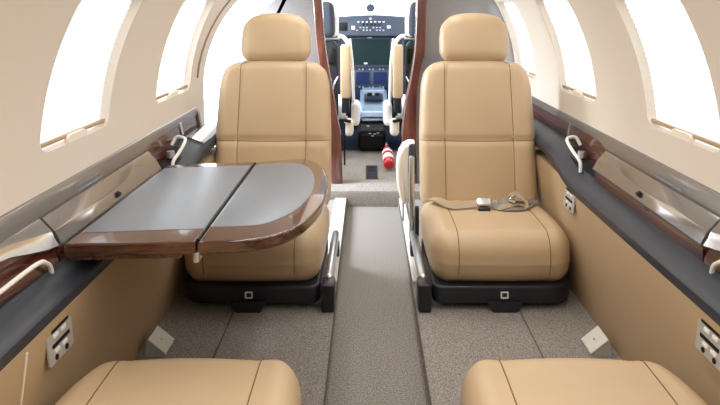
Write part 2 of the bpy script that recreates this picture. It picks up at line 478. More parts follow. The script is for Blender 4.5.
    part('armrest_band', loft(arm, s, stt, dz=lambda t: -.068*sst(2.35, 2.8, t)), M['slate'])
    if s < 0:
        # polished cheek on the raised forward end
        part('end_plate', loft([(.76, .571), (.740, .567), (.728, .567), (.685, .583), (.674, .589), (.674, .594), (.76, .585)], s, [2.75, 2.9, t_end-.004], dz=lambda t: -.070), M['flap'])
    # cup holders
    for ta, tb_, q0 in ((1.14, 1.50, [(.722,1.535,.585),(.722,1.526,.560),(.721,1.505,.543),(.720,1.46,.528),(.720,1.31,.527),(.720,1.2,.530),(.720,1.13,.545),(.720,1.12,.585)]),
                        (2.40, 2.66, [(.713,2.45,.565),(.715,2.46,.530),(.708,2.51,.508),(.703,2.555,.488),(.708,2.595,.476),(.728,2.62,.472),(.750,2.625,.475),(.762,2.61,.50)])):
        far = ta > 2
        lift = -.068*sst(2.35, 2.8, (ta+tb_)/2)-(.012 if far else 0)
        o = rr2(ta*K, tb_*K, .704 if not far else .716, .738 if not far else .772, .016, 10)
        bm = bmesh.new(); vs = []
        dd = lambda h, y: .570+max(0, .740-h)*.286-.068*sst(2.35, 2.8, y/K)
        ring_b = [bm.verts.new((CX+s*h, y, H-dd(h, y)-.004)) for y, h in o]
        ring_t = [bm.verts.new((CX+s*h, y, H-dd(h, y)+.0015)) for y, h in o]
        bm.faces.new(ring_b); bm.faces.new(ring_t)
        for q in range(len(o)): bm.faces.new((ring_b[q], ring_b[(q+1)%len(o)], ring_t[(q+1)%len(o)], ring_t[q]))
        wo = part('cup_well', bm, M['black'])
        pts = spline([V(CX+s*h, t, d) for h, t, d in q0], 6)
        part('cup_ring', tube(pts, .0062 if far else .0050, 8), M['white'], wo, label='pale cup retaining ring')
        c = V(CX+s*.752, 2.56, .535)
        if far: part('cup_cap', cyl(c, c+Vector((0, 0, .022)), .017, .014, 20), M['satin'], wo)
    return L
make_ledge(-1); make_ledge(1)

# media/outlet plates on the lower panels
def make_outlet(s, t, d, label):
    ang = math.atan2(.048, .41)         # panel leans outward toward the floor
    h = .667+(d-.62)*.048/.41
    e = thing('outlet_plate', label, 'outlet', V(CX+s*(h-.001), t, d), group='outlet plates on the side panels')
    rot = Matrix.Rotation(s*ang, 4, 'Y')
    def pt(u, v, o=0): # u along cabin, v up, o outwards from panel toward aisle
        return rot @ Vector((-s*o, u, v))
    o = rr2(-.048, .048, -.038, .038, .006, 4)
    bm = prism([pt(u, v, 0) for u, v in o], pt(0, 0, .004)-pt(0,0,0)); obj('plate', bm, M['plate'], e)
    for v in (.026, -.004):
        bm = bmesh.new(); add_box(bm, pt(0, v, .0045), (.003, .066, .007), rot=rot); obj('slot', bm, M['black'], e)
        for u in (-.018, .012):
            bm = bmesh.new(); add_box(bm, pt(u, v-.012, .005), (.004, .018, .008), .001, rot=rot); obj('button', bm, M['white'], e)
    for u in (-.022, .018):
        bm = cyl(pt(u, -.029, .003), pt(u, -.029, .006), .0055, seg=14); obj('jack', bm, M['black'], e)
make_outlet(-1, 1.455, .678, 'grey outlet plate low on the panel beside the near seat, on the table side')
make_outlet(1, 1.43, .674, 'grey outlet plate cut by the photo edge, across the aisle from the table')
make_outlet(1, 2.42, .648, 'small pale outlet plate on the panel beside the seat with the belt')
make_outlet(-1, 2.42, .648, 'outlet plate on the side panel hidden under the folding table')

# pale cover boxes in the floor corner
def make_floor_box(s, label):
    xw = CX+s*.712
    a = V(xw-s*.075, 2.06, DF); b = V(xw-s*.01, 2.06, DF-.055)
    e = thing('floor_light', label, 'floor light', V(xw-s*.04, 2.11, DF), group='floor corner lights')
    e.scale = (.86,)*3; e.location.x -= s*.012
    L = .09
    p = [Vector((-s*.036, 0, 0)), Vector((-s*.036, 0, .010)), Vector((s*.022, 0, .056)), Vector((s*.027, 0, .050)), Vector((s*.035, 0, 0))]
    bm = prism([q+Vector((0, -L/2, 0)) for q in p], (0, L, 0)); obj('housing', bm, M['plate'], e, sm=False)
    nrm = Vector((-s*.046, 0, .058)).normalized(); mid = (p[1]+p[2])/2
    rot = Matrix.Rotation(-s*math.atan2(.046, .058), 4, 'Y')
    bm = box(mid+nrm*.002, (.078, L+.004, .004), .001, 1, rot); obj('cover', bm, M['lightplate'], e)
    obj('screw', cyl(mid+nrm*.003, mid+nrm*.0056, .004, seg=12), M['satin'], e)
make_floor_box(-1, 'pale square floor light in the corner on the table side')
make_floor_box(1, 'pale square floor light in the corner across the aisle from the table')

# ------------------------------------------------------------------ cabin seats
def make_seat(label, cx, tfront, flip, recline, ob, A=.25, bx=0, round_=.75):
    """faces the camera when flip is False; ob = +1/-1 : local x side that is outboard"""
    y0 = tfront*K
    e = thing('cabin_seat', label, 'seat', (cx, y0, H-DF), math.pi if flip else 0, 'cabin seats')
    B, Cc = .245, .088
    zc = .072+Cc
    def f(q):
        u = q.x/A; v = -q.y/B           # v>0 toward the front
        x, y = q.x, q.y
        if v > 0:
            kk = round_ if u*ob > 0 else .22
            x = q.x*math.sqrt(1-kk*v**3*.5); y = q.y*math.sqrt(1-kk*u**6*.5)
        z = q.z
        top = max(0, z/Cc)
        xs = .155
        # quilting: low swells between the seams
        ax = abs(q.x)
        sw = abs(math.cos(math.pi*ax/(2*xs))) if ax < xs else .7*math.sin(min(1, (ax-xs)/(A-xs))*math.pi)
        z += top*(.004*sw) + top*.013*math.cos((v-.45)*1.6)
        if v > 0: y -= .006*sw*(v**4)
        # front face tucks under
        if z < 0: y += -.03*(z/Cc)*max(0, v)
        return Vector((x, y+B, z+zc))
    cb = pillow(A, B, Cc, .062, 44, f)
    seams = []
    for xs in (-.155, .155):
        rays = []
        for q in range(26):
            a = math.radians(-35+ 125*q/25); rays.append(((xs*(1 if q > 6 else 1)-.0, .10-.5*math.cos(a), zc+.02+.5*math.sin(a)), (0, math.cos(a), -math.sin(a))))
        for q in range(10): rays.append(((xs, .12+.03*q, .6), (0, 0, -1)))
        seams.append(seam_on(cb, rays))
    c = obj('seat_cushion', cb, M['leather'], e, ang=60)
    for p in seams:
        if len(p) > 3: obj('seam', tube(p, .0016, 6), M['seam'], c)
    # dark skirt below the cushion
    o = rr2(-A+.006, A-.006, .008, .47, .04, 6, (.03, .03, .035 if ob > 0 else .09, .09 if ob > 0 else .035))
    sk = obj('seat_skirt', slab(o, .022, .085, .01, .012, 3), M['dark'], e)
    # little square emblem on the skirt front
    bm = bmesh.new()
    for (dx, dz, w_, h_) in ((0, .0095, .025, .0035), (0, -.0095, .025, .0035), (-.011, 0, .0045, .02), (.011, 0, .0045, .02)):
        add_box(bm, (dx, .0065, .055+dz), (w_, .004, h_))
    obj('emblem', bm, M['white'], sk, sm=False)
    # centre foot and inboard foot block, side rail
    o = [(-.045, .03), (.045, .03), (.045, .34), (-.045, .34)]
    bm = prism([(-.060, .0, .035), (.060, .0, .035), (.040, -.004, 0), (-.040, -.004, 0)], (0, .3, 0)); obj('foot', bm, M['dark'], e, sm=False)
    ib = -ob
    bm = box((ib*(A+.022), .03, .047), (.045, .075, .094), .008); obj('foot', bm, M['dark'], e)
    bm = box((ib*(A+.022), .27, .082), (.030, .44, .045), .013, 3); obj('side_rail', bm, M['satin'], e, label='brushed metal side rail')
    obj('foot', box((ib*(A+.022), .46, .03), (.035, .06, .06), .006), M['dark'], e)
    # backrest
    TH = .055
    bw = .243; bh = .31
    def g(q):
        x, y, z = q
        u = x/bw; v = z/bh
        ax = abs(x); xs = .142
        sw = abs(math.cos(math.pi*ax/(2*xs)))**.8 if ax < xs else .8*math.sin(min(1, (ax-xs)/(bw-xs))*math.pi)
        if y < 0:
            fr = -y/TH
            y -= fr*.008*sw
            zs = z+.027
            y += fr*.010*math.exp(-(zs/.010)**2)           # crease between upper and lower pad
            y -= fr*.010*math.cos(v*1.5)
            if ax > xs: y -= fr*.006
        x = x*(1-.055*max(0, v))
        if v > .55:                                        # rounded shoulders
            k_ = (v-.55)/.45
            x *= 1-.10*k_**2.2
            z -= .022*k_*abs(u)**3
        if v < -.8: x *= 1-.02*((-v-.8)/.2)
        return Vector((x, y, z+bh))
    bb = pillow(bw, TH, bh, .045, 52, g)
    seams = []
    for xs in (-.142, .142):
        seams.append(seam_on(bb, [((xs*(1-.03*max(0, (q/40-.5)*2)), -.5, .02+.60*q/40), (0, 1, 0)) for q in range(41)]))
    seams.append(seam_on(bb, [((-.24+.48*q/40, -.5, bh-.027-.004*math.cos((q/40-.5)*3)), (0, 1, 0)) for q in range(41)]))
    tilt = Matrix.Translation((bx, .475, .195)) @ Matrix.Rotation(-recline, 4, 'X')
    bmesh.ops.transform(bb, matrix=tilt, verts=bb.verts)
    b = obj('backrest', bb, M['leather'], e, ang=60)
    for p in seams:
        if len(p) > 3: obj('seam', tube([tilt @ q for q in p], .0016, 6), M['seam'], b)
    # headrest
    def hd(q):
        x, y, z = q; u = x/.150; v = z/.108
        x = x*(1-.03*v-.09*v**4) if v > 0 else x*(1-.03*v**4)
        z = z - (.028*abs(u)**2.6 if v > 0 else -.006*abs(u)**3)
        if y < 0: y -= .012*math.cos(u*1.3)*math.cos(v*1.3)
        return Vector((x, y, z))
    hb = pillow(.150, .052, .108, .047, 32, hd)
    ht = tilt @ Matrix.Translation((0, .0, 2*bh+.096))
    bmesh.ops.transform(hb, matrix=ht, verts=hb.verts)
    obj('headrest', hb, M['leather'], e, ang=60)
    for x in (-.05, .05): obj('headrest_post', cyl(tilt @ Vector((x, 0, 2*bh-.05)), tilt @ Vector((x, 0, 2*bh+.05)), .007, seg=12), M['satin'], e)
    # shoulder belt guide on the outboard shoulder
    g0 = tilt @ Vector((ob*.150, -.030, 2*bh-.026))
    bm = bmesh.new(); add_tube(bm, spline([g0+Vector((-ob*.03, -.01, .022)), g0+Vector((0, -.02, .004)), g0+Vector((ob*.035, -.012, -.012)), g0+Vector((ob*.045, .0, -.025))], 5), .006, 8, flat=.6)
    obj('belt_guide', bm, M['satin'], e)
    # back shell
    sh = slab(rr2(-.215, .215, .04, .56, .06, 6), 0, .03, .012, .004, 3)
    bmesh.ops.transform(sh, matrix=tilt @ Matrix(((1,0,0,0),(0,0,1,.045),(0,1,0,0),(0,0,0,1))), verts=sh.verts)
    obj('back_shell', sh, M['slate'], e)
    return e, ib
LS, _ = make_seat('tan leather seat facing aft behind the folding table', -.405, 2.37, False, math.radians(9), -1, .247, .006, .3)
RS, _ = make_seat('tan leather seat facing aft with a seat belt lying on its cushion', .464, 2.37, False, math.radians(9), 1, .25, -.003, .25)
NL, _ = make_seat('tan near seat with only its front cushion edge showing, on the table side', -.388, 1.58, True, math.radians(58), 1, .252)
NR, _ = make_seat('tan near seat with only its front cushion edge showing, across from the table', .442, 1.58, True, math.radians(58), -1, .250)

# inboard armrests stowed beside the front seats' backs
def make_armrest(seat, s):
    # s: aisle side of the seat in world x
    inv = Matrix.Translation(-seat.location)
    def part(name, bm, m, parent=seat, label=None):
        bmesh.ops.transform(bm, matrix=inv, verts=bm.verts); return obj(name, bm, m, parent, label=label)
    x0 = .125 if s < 0 else -.20; x1 = x0+.075
    if s < 0:
        o = [(x0+.0, .60), (x0+.004, .63)]
        pts = [(.205,.575),(.180,.572),(.155,.585),(.137,.612),(.127,.65),(.124,.70),(.128,.76),(.138,.81),(.150,.838),(.165,.845),(.180,.835),(.190,.81),(.200,.79),(.205,.78)]
        bm = slab([(x, -d) for x, d in pts], 0, .09, .02, .02, 5)
        bmesh.ops.transform(bm, matrix=Matrix(((1,0,0,0),(0,0,1,3.04*K),(0,1,0,H),(0,0,0,1))), verts=bm.verts)
        a = part('armrest', bm, M['cream'], label='cream padded armrest stowed beside the backrest')
        part('armrest_panel', box(V(.193, 3.03, .64), (.035, .02, .13), .01), M['slate'], a)
        part('armrest_post', box(V(.188, 3.0, .80), (.022, .03, .36), .006), M['satin'], a)
        part('post_cover', box(V(.202, 2.9, .87), (.018, .03, .12), .005), M['dark'], a)
        part('lever', cyl(V(.152, 3.03, .83), V(.152, 3.03, .91), .004, seg=10), M['satin'], a)
    return
make_armrest(RS, -1)

# seat belt lying on the cushion of the right front seat
def ribbon(pts, w, up=Vector((0,0,1)), th=.0018):
    pts = [Vector(p) for p in pts]; bm = bmesh.new(); rings = []
    for i, p in enumerate(pts):
        d = (pts[min(i+1, len(pts)-1)]-pts[max(i-1, 0)]).normalized()
        u = up[i] if isinstance(up, list) else up
        a = u.cross(d).normalized()*w/2; nn = d.cross(a).normalized()*th
        rings.append([bm.verts.new(p-a-nn), bm.verts.new(p+a-nn), bm.verts.new(p+a+nn), bm.verts.new(p-a+nn)])
    for A, B in zip(rings, rings[1:]):
        for q in range(4): bm.faces.new((A[q], A[(q+1)%4], B[(q+1)%4], B[q]))
    bm.faces.new(rings[0][::-1]); bm.faces.new(rings[-1]); return bm
def top_of(o, x, y):
    bm = bmesh.new(); bm.from_mesh(o.data); t = BVHTree.FromBMesh(bm); hit = t.ray_cast(Vector((x, y, 2)), Vector((0, 0, -1))); bm.free()
    return hit[0].z
cush = [c for c in RS.children if c.name.startswith('seat_cushion')][0]
BZ = RS.location.z + top_of(cush, 0.01, 2.71*K-RS.location.y) + .002
sb = thing('seat_belt', 'grey and beige seat belt with metal buckle lying on the tan cushion', 'seat belt', (.47, 2.70*K, BZ))
def bp(px, t, up): return Vector(((px-368)*t/700-.47, (t-2.80)*K, up))
obj('strap', ribbon(spline([bp(428, 2.93, .000), bp(436, 2.86, .014), bp(448, 2.80, .008), bp(462, 2.80, .010), bp(472, 2.80, .016)], 6), .036, Vector((0,-.35,1))), M['webbing'], sb, ang=60)
bk = obj('buckle', box(bp(480, 2.79, .022), (.058, .040, .030), .010, 3, Matrix.Rotation(math.radians(35), 4, 'X')), M['satin'], sb)
obj('lift_tab', box(bp(480, 2.76, .004), (.046, .014, .014), .004, 2), M['dark'], bk)
heap = [
 ([(488,2.80,.016),(496,2.77,.006),(506,2.76,.012),(516,2.78,.006),(524,2.84,.004),(529,2.91,.0)], .034, 'webbing2', (0,-.3,1)),
 ([(493,2.84,.004),(500,2.82,.022),(509,2.83,.026),(517,2.82,.018),(522,2.86,.008)], .030, 'webbing2', (.2,-.7,.8)),
 ([(522,2.80,.003),(513,2.79,.020),(504,2.77,.018),(496,2.76,.012),(492,2.79,.004)], .024, 'webbing', (-.3,-.5,1)),
 ([(499,2.86,.012),(505,2.84,.034),(510,2.85,.040),(514,2.83,.030),(519,2.81,.016),(521,2.78,.004)], .022, 'webbing', (-.5,-.6,.7)),
 ([(503,2.80,.022),(509,2.79,.034),(515,2.80,.030),(520,2.82,.016),(525,2.86,.006)], .018, 'webbing2', (.3,-.3,1)),
]
for pts_, w_, m_, up_ in heap:
    obj('strap', ribbon(spline([bp(*q) for q in pts_], 7), w_, Vector(up_)), M[m_], sb, ang=60)
obj('tongue', box(bp(507, 2.775, .036), (.026, .010, .016), .003, 2, Matrix.Rotation(math.radians(30), 4, 'Y')), M['chrome'], sb)

# ------------------------------------------------------------------ folding table
DT = .515
tb = thing('folding_table', 'folding table with grey inlays and glossy wood rim opened from the side ledge', 'table', V(-.40, 1.98, DT+.035))
outl = [(-.672, 1.548), (-.60, 1.552), (-.50, 1.556), (-.386, 1.563)]
outr = [(-.380, 1.563), (-.30, 1.572), (-.25, 1.586), (-.205, 1.617), (-.165, 1.685), (-.138, 1.78), (-.122, 1.88), (-.118, 1.98), (-.120, 2.08), (-.130, 2.20), (-.150, 2.31), (-.178, 2.39), (-.215, 2.432), (-.260, 2.436), (-.32, 2.415), (-.380, 2.392)]
farl = [(-.386, 2.390), (-.48, 2.378), (-.58, 2.362), (-.672, 2.335)]
def tl(p): return (p[0]+.40, (p[1]-1.98)*K)
def dense(pts, n=5, closed=False):
    q = spline([Vector((a, b, 0)) for a, b in pts], n); return [(v.x, v.y) for v in q]
def leaf(pts):
    bm = slab([tl(p) for p in pts], 0.004, .035, .005, .010, 5); return obj('table_leaf', bm, M['twood'], tb, ang=35)
l1 = leaf(dense(outl, 2)+dense(farl, 2))
l2 = leaf(dense(outr, 4))
inl = [(-.665, 1.625), (-.389, 1.655), (-.389, 2.333), (-.665, 2.29)]
inr = dense([(-.377, 1.668), (-.31, 1.674), (-.255, 1.69), (-.212, 1.75), (-.182, 1.83), (-.162, 1.95), (-.160, 2.07), (-.168, 2.18), (-.188, 2.28), (-.222, 2.345), (-.27, 2.365), (-.377, 2.335)], 4)
for pts, lf in ((inl, l1), (inr, l2)):
    obj('inlay', slab([tl(p) for p in pts], .0345, .0362, .0008, .0002, 2), M['inlay'], lf)
# dark fold gap rubber, hinge and carrier
obj('fold_seal', box((tl((-.383, 0))[0], (1.977-1.98)*K, .0185), (.005, .80*K, .036)), M['black'], tb, sm=False)
obj('hinge', box((tl((-.383, 0))[0], (1.575-1.98)*K, .0), (.014, .03, .022), .003), M['satin'], tb)
obj('hinge', box((tl((-.383, 0))[0], (2.375-1.98)*K, .0), (.014, .03, .022), .003), M['satin'], tb)
obj('carrier', box((-.16, 0, -.006), (.28, .60, .02), .004), M['dark'], tb)
obj('rim_lip', slab([tl(p) for p in [(-.672,1.56),(-.42,1.575),(-.42,2.36),(-.672,2.32)]], -.006, .006, .002, .002, 2), M['wood'], tb)

# ------------------------------------------------------------------ forward bulkhead with wood trimmed doorway
TBH = 3.95
def at(px, py): return ((px-368)*TBH/700, (py-11)*TBH/700)
def wallh(d):
    if d < .43: return math.sqrt(max(0, .80**2-(DC-d)**2))
    return .79-.05*(d-.43)
def bulk(side, edge, name, label):
    # edge: list of (x,d) of the panel's doorway-side border from top to bottom
    pts = [(x, d) for x, d in edge]
    d0, d1 = edge[0][1], DF
    outer = []
    N = 24
    for q in range(N+1):
        d = d1+(d0-d1)*q/N
        h = wallh(d)+.02
        if side < 0:
            T_ = [(-.37, .335), (-.2, .44), (-.06, .56), (.02, .65), (.12, .71), (.25, .76), (.40, .80), (1.1, .80)]
            for (da, ha), (db, hb_) in zip(T_, T_[1:]):
                if da <= d <= db: h = ha+(hb_-ha)*(d-da)/(db-da)
            h = min(h, wallh(d)+.02)
        outer.append((CX+side*h, d))
    P = pts+outer
    bm = prism([V(x, TBH, d) for x, d in P], (0, .03, 0))
    return struct(name, bm, M['panelgrey'], label=label)
Lo = [(-.345, -.36)]+[at(*p) for p in ((313,0),(316,40),(320,70),(326,110),(330,140),(332,192))]
Li = [(-.285, -.36)]+[at(*p) for p in ((322,0),(325,40),(330,75),(337,115),(341,140),(343,192))]
Ro = [(.365, -.36)]+[at(*p) for p in ((427,0),(426,45),(423,62),(419,80),(417,110),(417,192))]
Ri = [(.305, -.36)]+[at(*p) for p in ((417,0),(415,45),(411,75),(405,105),(402,135),(400,192))]
def sm2(e): 
    q = spline([Vector((a, b, 0)) for a, b in e], 5); return [(v.x, v.y) for v in q]
bulk(-1, sm2(Lo), 'wall_front_left', 'grey laminate partition beside the entry doorway')
bulk(1, sm2(Ro), 'wall_front_right', 'grey glossy partition behind the seat with the belt')
for s, o_, i_ in ((-1, Lo, Li), (1, Ro, Ri)):
    a = sm2(o_); b = sm2(i_)
    P = a+b[::-1]
    k += 1
    bm = slab([(x, -d) for x, d in P], 0, .09, .008, .008, 4)
    bmesh.ops.transform(bm, matrix=Matrix(((1,0,0,0),(0,0,1,TBH*K-.02),(0,1,0,H),(0,0,0,1))), verts=bm.verts)
    struct('trim_%d' % k, bm, M['bwood'], label='mahogany edge of the cockpit doorway')
    # fine joints across the wood
k += 1
bm = prism([V(x, TBH, d) for x, d in ([(-.345, -.36), (.365, -.36)]+[(CX+h, d) for h, d in arc(64, 116, .82, 12)])], (0, .03, 0))
struct('trim_%d' % k, bm, M['shell'])

# ------------------------------------------------------------------ cockpit shell
def ring(t, sc_, dz_, a0, a1, n):
    return [V(CX+.80*sc_*math.cos(math.radians(a0+(a1-a0)*q/n)), t, DC+dz_-.80*sc_*math.sin(math.radians(a0+(a1-a0)*q/n))) for q in range(n+1)]
for s, nm in ((-1, 'left'), (1, 'right')):
    bm = bmesh.new()
    for A_, B_ in (((4.0, .80), (6.3, .50)),):
        v = [bm.verts.new(p) for p in (V(CX+s*.80, 3.99, .25), V(CX+s*.74, 6.3, .25), V(CX+s*.70, 6.3, 1.0), V(CX+s*.78, 3.99, 1.0))]
        bm.faces.new(v)
    bmesh.ops.solidify(bm, geom=bm.faces[:], thickness=.03)
    struct('wall_cockpit_%s' % nm, bm, M['shell'])
bm = bmesh.new(); r0 = ring(3.985, 1, 0, 50, 130, 14); r1 = ring(5.0, .93, .02, 50, 130, 14)
a = [bm.verts.new(p) for p in r0]; b = [bm.verts.new(p) for p in r1]
for q in range(14): bm.faces.new((a[q], a[q+1], b[q+1], b[q]))
bmesh.ops.solidify(bm, geom=bm.faces[:], thickness=.02)
struct('ceiling_cockpit', bm, M['shell'])
# windshield: curved glass with a frame
e = bpy.data.objects.new('window_6', None); C.objects.link(e); e['kind'] = 'structure'
e.location = V(CX, 5.9, .0); inv = Matrix.Translation(-e.location)
bm = bmesh.new(); rows = []
for (t, sc_, dz_) in ((5.02, .93, .02), (5.5, .84, .10), (6.0, .70, .20), (6.5, .52, .30)):
    rows.append([bm.verts.new(p) for p in ring(t, sc_, dz_, 8, 172, 20)])
for A_, B_ in zip(rows, rows[1:]):
    for q in range(20): bm.faces.new((A_[q], A_[q+1], B_[q+1], B_[q]))
bmesh.ops.transform(bm, matrix=inv, verts=bm.verts); obj('pane', bm, M['glass'], e)

# ------------------------------------------------------------------ instrument panel
TP = 5.4
def ip(px, py, t=TP): return PX(px, py, t)
pn = thing('instrument_panel', 'blue-grey cockpit instrument panel with screens and switches', 'instrument panel', V(CX, TP, .5))
inv = Matrix.Translation(-pn.location)
def ppart(name, bm, m, parent=pn, sm=True, label=None):
    bmesh.ops.transform(bm, matrix=inv, verts=bm.verts); return obj(name, bm, m, parent, sm, label=label)
def pbox(px0, py0, px1, py1, t, depth, bev=0, seg=2):
    a = PX(px0, py0, t); b = PX(px1, py1, t)
    return box(((a.x+b.x)/2, a.y+depth/2, (a.z+b.z)/2), (abs(b.x-a.x), depth, abs(a.z-b.z)), bev, seg)
# glareshield: upper board with curved top
top = [(-.60, .12), (-.45, .075), (-.25, .045), (-.05, .032), (.05, .030), (.12, .032), (.30, .045), (.50, .075), (.66, .12)]
pts = [(x, -d) for x, d in top]+[(.66, -.192), (-.60, -.192)]
bm = slab(pts, 0, .30, .012, .012, 4)
bmesh.ops.transform(bm, matrix=Matrix(((1,0,0,0),(0,0,1,(TP-.10)*K),(0,1,0,H),(0,0,0,1))), verts=bm.verts)
gs = ppart('glareshield', bm, M['navy'])
TG = TP-.10
ppart('display', pbox(339, 22.5, 347.5, 31, TG-.004, .006, .002), M['black'], gs)
for q in range(7):
    p = PX(358.5+q*4.2, 22.0, TG-.006); ppart('switch', box(p, (.016, .014, .012), .003), M['button'], gs)
for q in range(5):
    p = PX(363+q*4.0, 24.5, TG-.006); ppart('switch', box(p, (.009, .018, .02), .003), M['black'], gs)
for row in range(2):
    for q in range(9):
        p = PX(357+q*3.3, 27.6+row*2.6, TG-.004); ppart('switch', box(p, (.012, .006, .007), .001, 1), M['button'] if (q*5+row*3) % 4 else M['navy2'], gs)
ppart('switch', pbox(351.5, 26, 355.0, 29.6, TG-.008, .01, .002), mat('pink_button', lin(235,190,205), .4), gs, label='pink square button')
ppart('switch', pbox(387, 25.5, 391, 28.5, TG-.008, .01, .002), M['button'], gs)
ppart('knob', cyl(PX(370.5, 18.8, TG-.01), PX(370.5, 18.8, TG+.01), .011, seg=16), M['satin'], gs)
# main board
ppart('board', pbox(288, 34, 452, 100, TP, .05, .01), M['navy2'])
def screen(px0, py0, px1, py1, m, nm):
    f = ppart('screen_frame', pbox(px0-2.2, py0-2, px1+2.2, py1+2, TP-.012, .02, .006), M['navy'])
    ppart('screen', pbox(px0, py0, px1, py1, TP-.016, .01, .002), m, f, label=nm)
    return f
s1 = screen(352, 39, 390, 65, M['screen'], 'dark green centre display')
screen(300, 39, 338, 65, M['screen'], 'dark display partly hidden behind the seat'); screen(404, 39, 442, 65, M['screen'], 'dark display partly hidden behind the seat')
ppart('brand_mark', pbox(367.5, 37.2, 372, 38.3, TP-.02, .004), M['button'], s1)
ppart('lit_mark', pbox(364, 62.6, 367.5, 64.2, TP-.02, .004), M['button'], s1)
screen(356, 72, 369.5, 84.5, M['screen2'], 'small blue display'); screen(373.5, 72, 387, 84.5, M['screen2'], 'small blue display')
for q in range(10):
    for yy in (69.2, 87.0):
        ppart('key', box(PX(356+q*3.4, yy, TP-.014), (.012, .008, .006), .001, 1), M['button'] if q % 3 else M['navy'])
for yy in (45, 52, 59):
    for xx in (349, 394.5): ppart('knob', cyl(PX(xx, yy, TP-.03), PX(xx, yy, TP), .007, seg=12), M['navy'])
# centre pedestal
pd = thing('centre_pedestal', 'silver-blue throttle pedestal between the cockpit seats with black base', 'pedestal', V(.03, 5.0, DCF))
inv = Matrix.Translation(-pd.location)
def qpart(name, bm, m, parent=pd, sm=True, label=None):
    bmesh.ops.transform(bm, matrix=inv, verts=bm.verts); return obj(name, bm, m, parent, sm, label=label)
def sidepoly(x0, x1, pts, bev=.012):
    bm = prism([V(x0, t, d) for t, d in pts], (x1-x0, 0, 0))
    if bev: bmesh.ops.bevel(bm, geom=bm.edges[:], offset=bev, segments=3, affect='EDGES')
    return bm
x0, x1 = (360-368)*5.1/700, (387-368)*5.1/700
qpart('body', sidepoly(x0, x1, [(5.38, .585), (5.22, .585), (5.05, .66), (4.93, .70), (4.90, .755), (4.93, .79), (5.38, .79)], .016), mat('pedestal_silver', lin(150,172,196), .35, metal=.5, coat=.4))
qpart('quadrant', box(PX(373.5, 97.5, 5.06), (.135, .05, .05), .01, 2, Matrix.Rotation(math.radians(-28), 4, 'X')), M['navy2'])
for px in (369.5, 377.5):
    qpart('lever', box(PX(px, 94.3, 5.0), (.034, .02, .022), .006), M['black'])
qpart('lever', box(PX(373.3, 93.2, 4.99), (.012, .02, .03), .004), M['button'])
qpart('gate', box(PX(373.5, 91.2, 5.08), (.14, .02, .010), .003), M['button'])
x0, x1 = (358-368)*4.85/700, (386-368)*4.85/700
qpart('base', sidepoly(x0, x1, [(5.3, .80), (4.94, .785), (4.84, .80), (4.80, .84), (4.80, .955), (4.86, .97), (5.3, .97)], .018), M['black'])
for (px, py) in ((368, 126), (370, 133.5), (374.5, 134), (378, 133), (372.5, 136)):
    qpart('latch', box(PX(px, py, 4.793), (.020, .008, .006), .002), M['satin'])
# compass hanging in the windshield
cp = thing('compass', 'small round blue compass hanging in the bright windshield', 'compass', PX(370.5, 8, 5.2))
obj('case', cyl((0, -.01, 0), (0, .03, 0), .030, .026, 24), M['navy'], cp)
obj('dial', cyl((0, -.014, -.002), (0, -.009, -.002), .021, seg=24), M['fabric'], cp)
obj('bracket', cyl((0, .01, .025), (0, .02, .36), .006, seg=10), M['satin'], cp)
obj('clip', box((0, 0, .036), (.018, .015, .008), .003), M['satin'], cp)

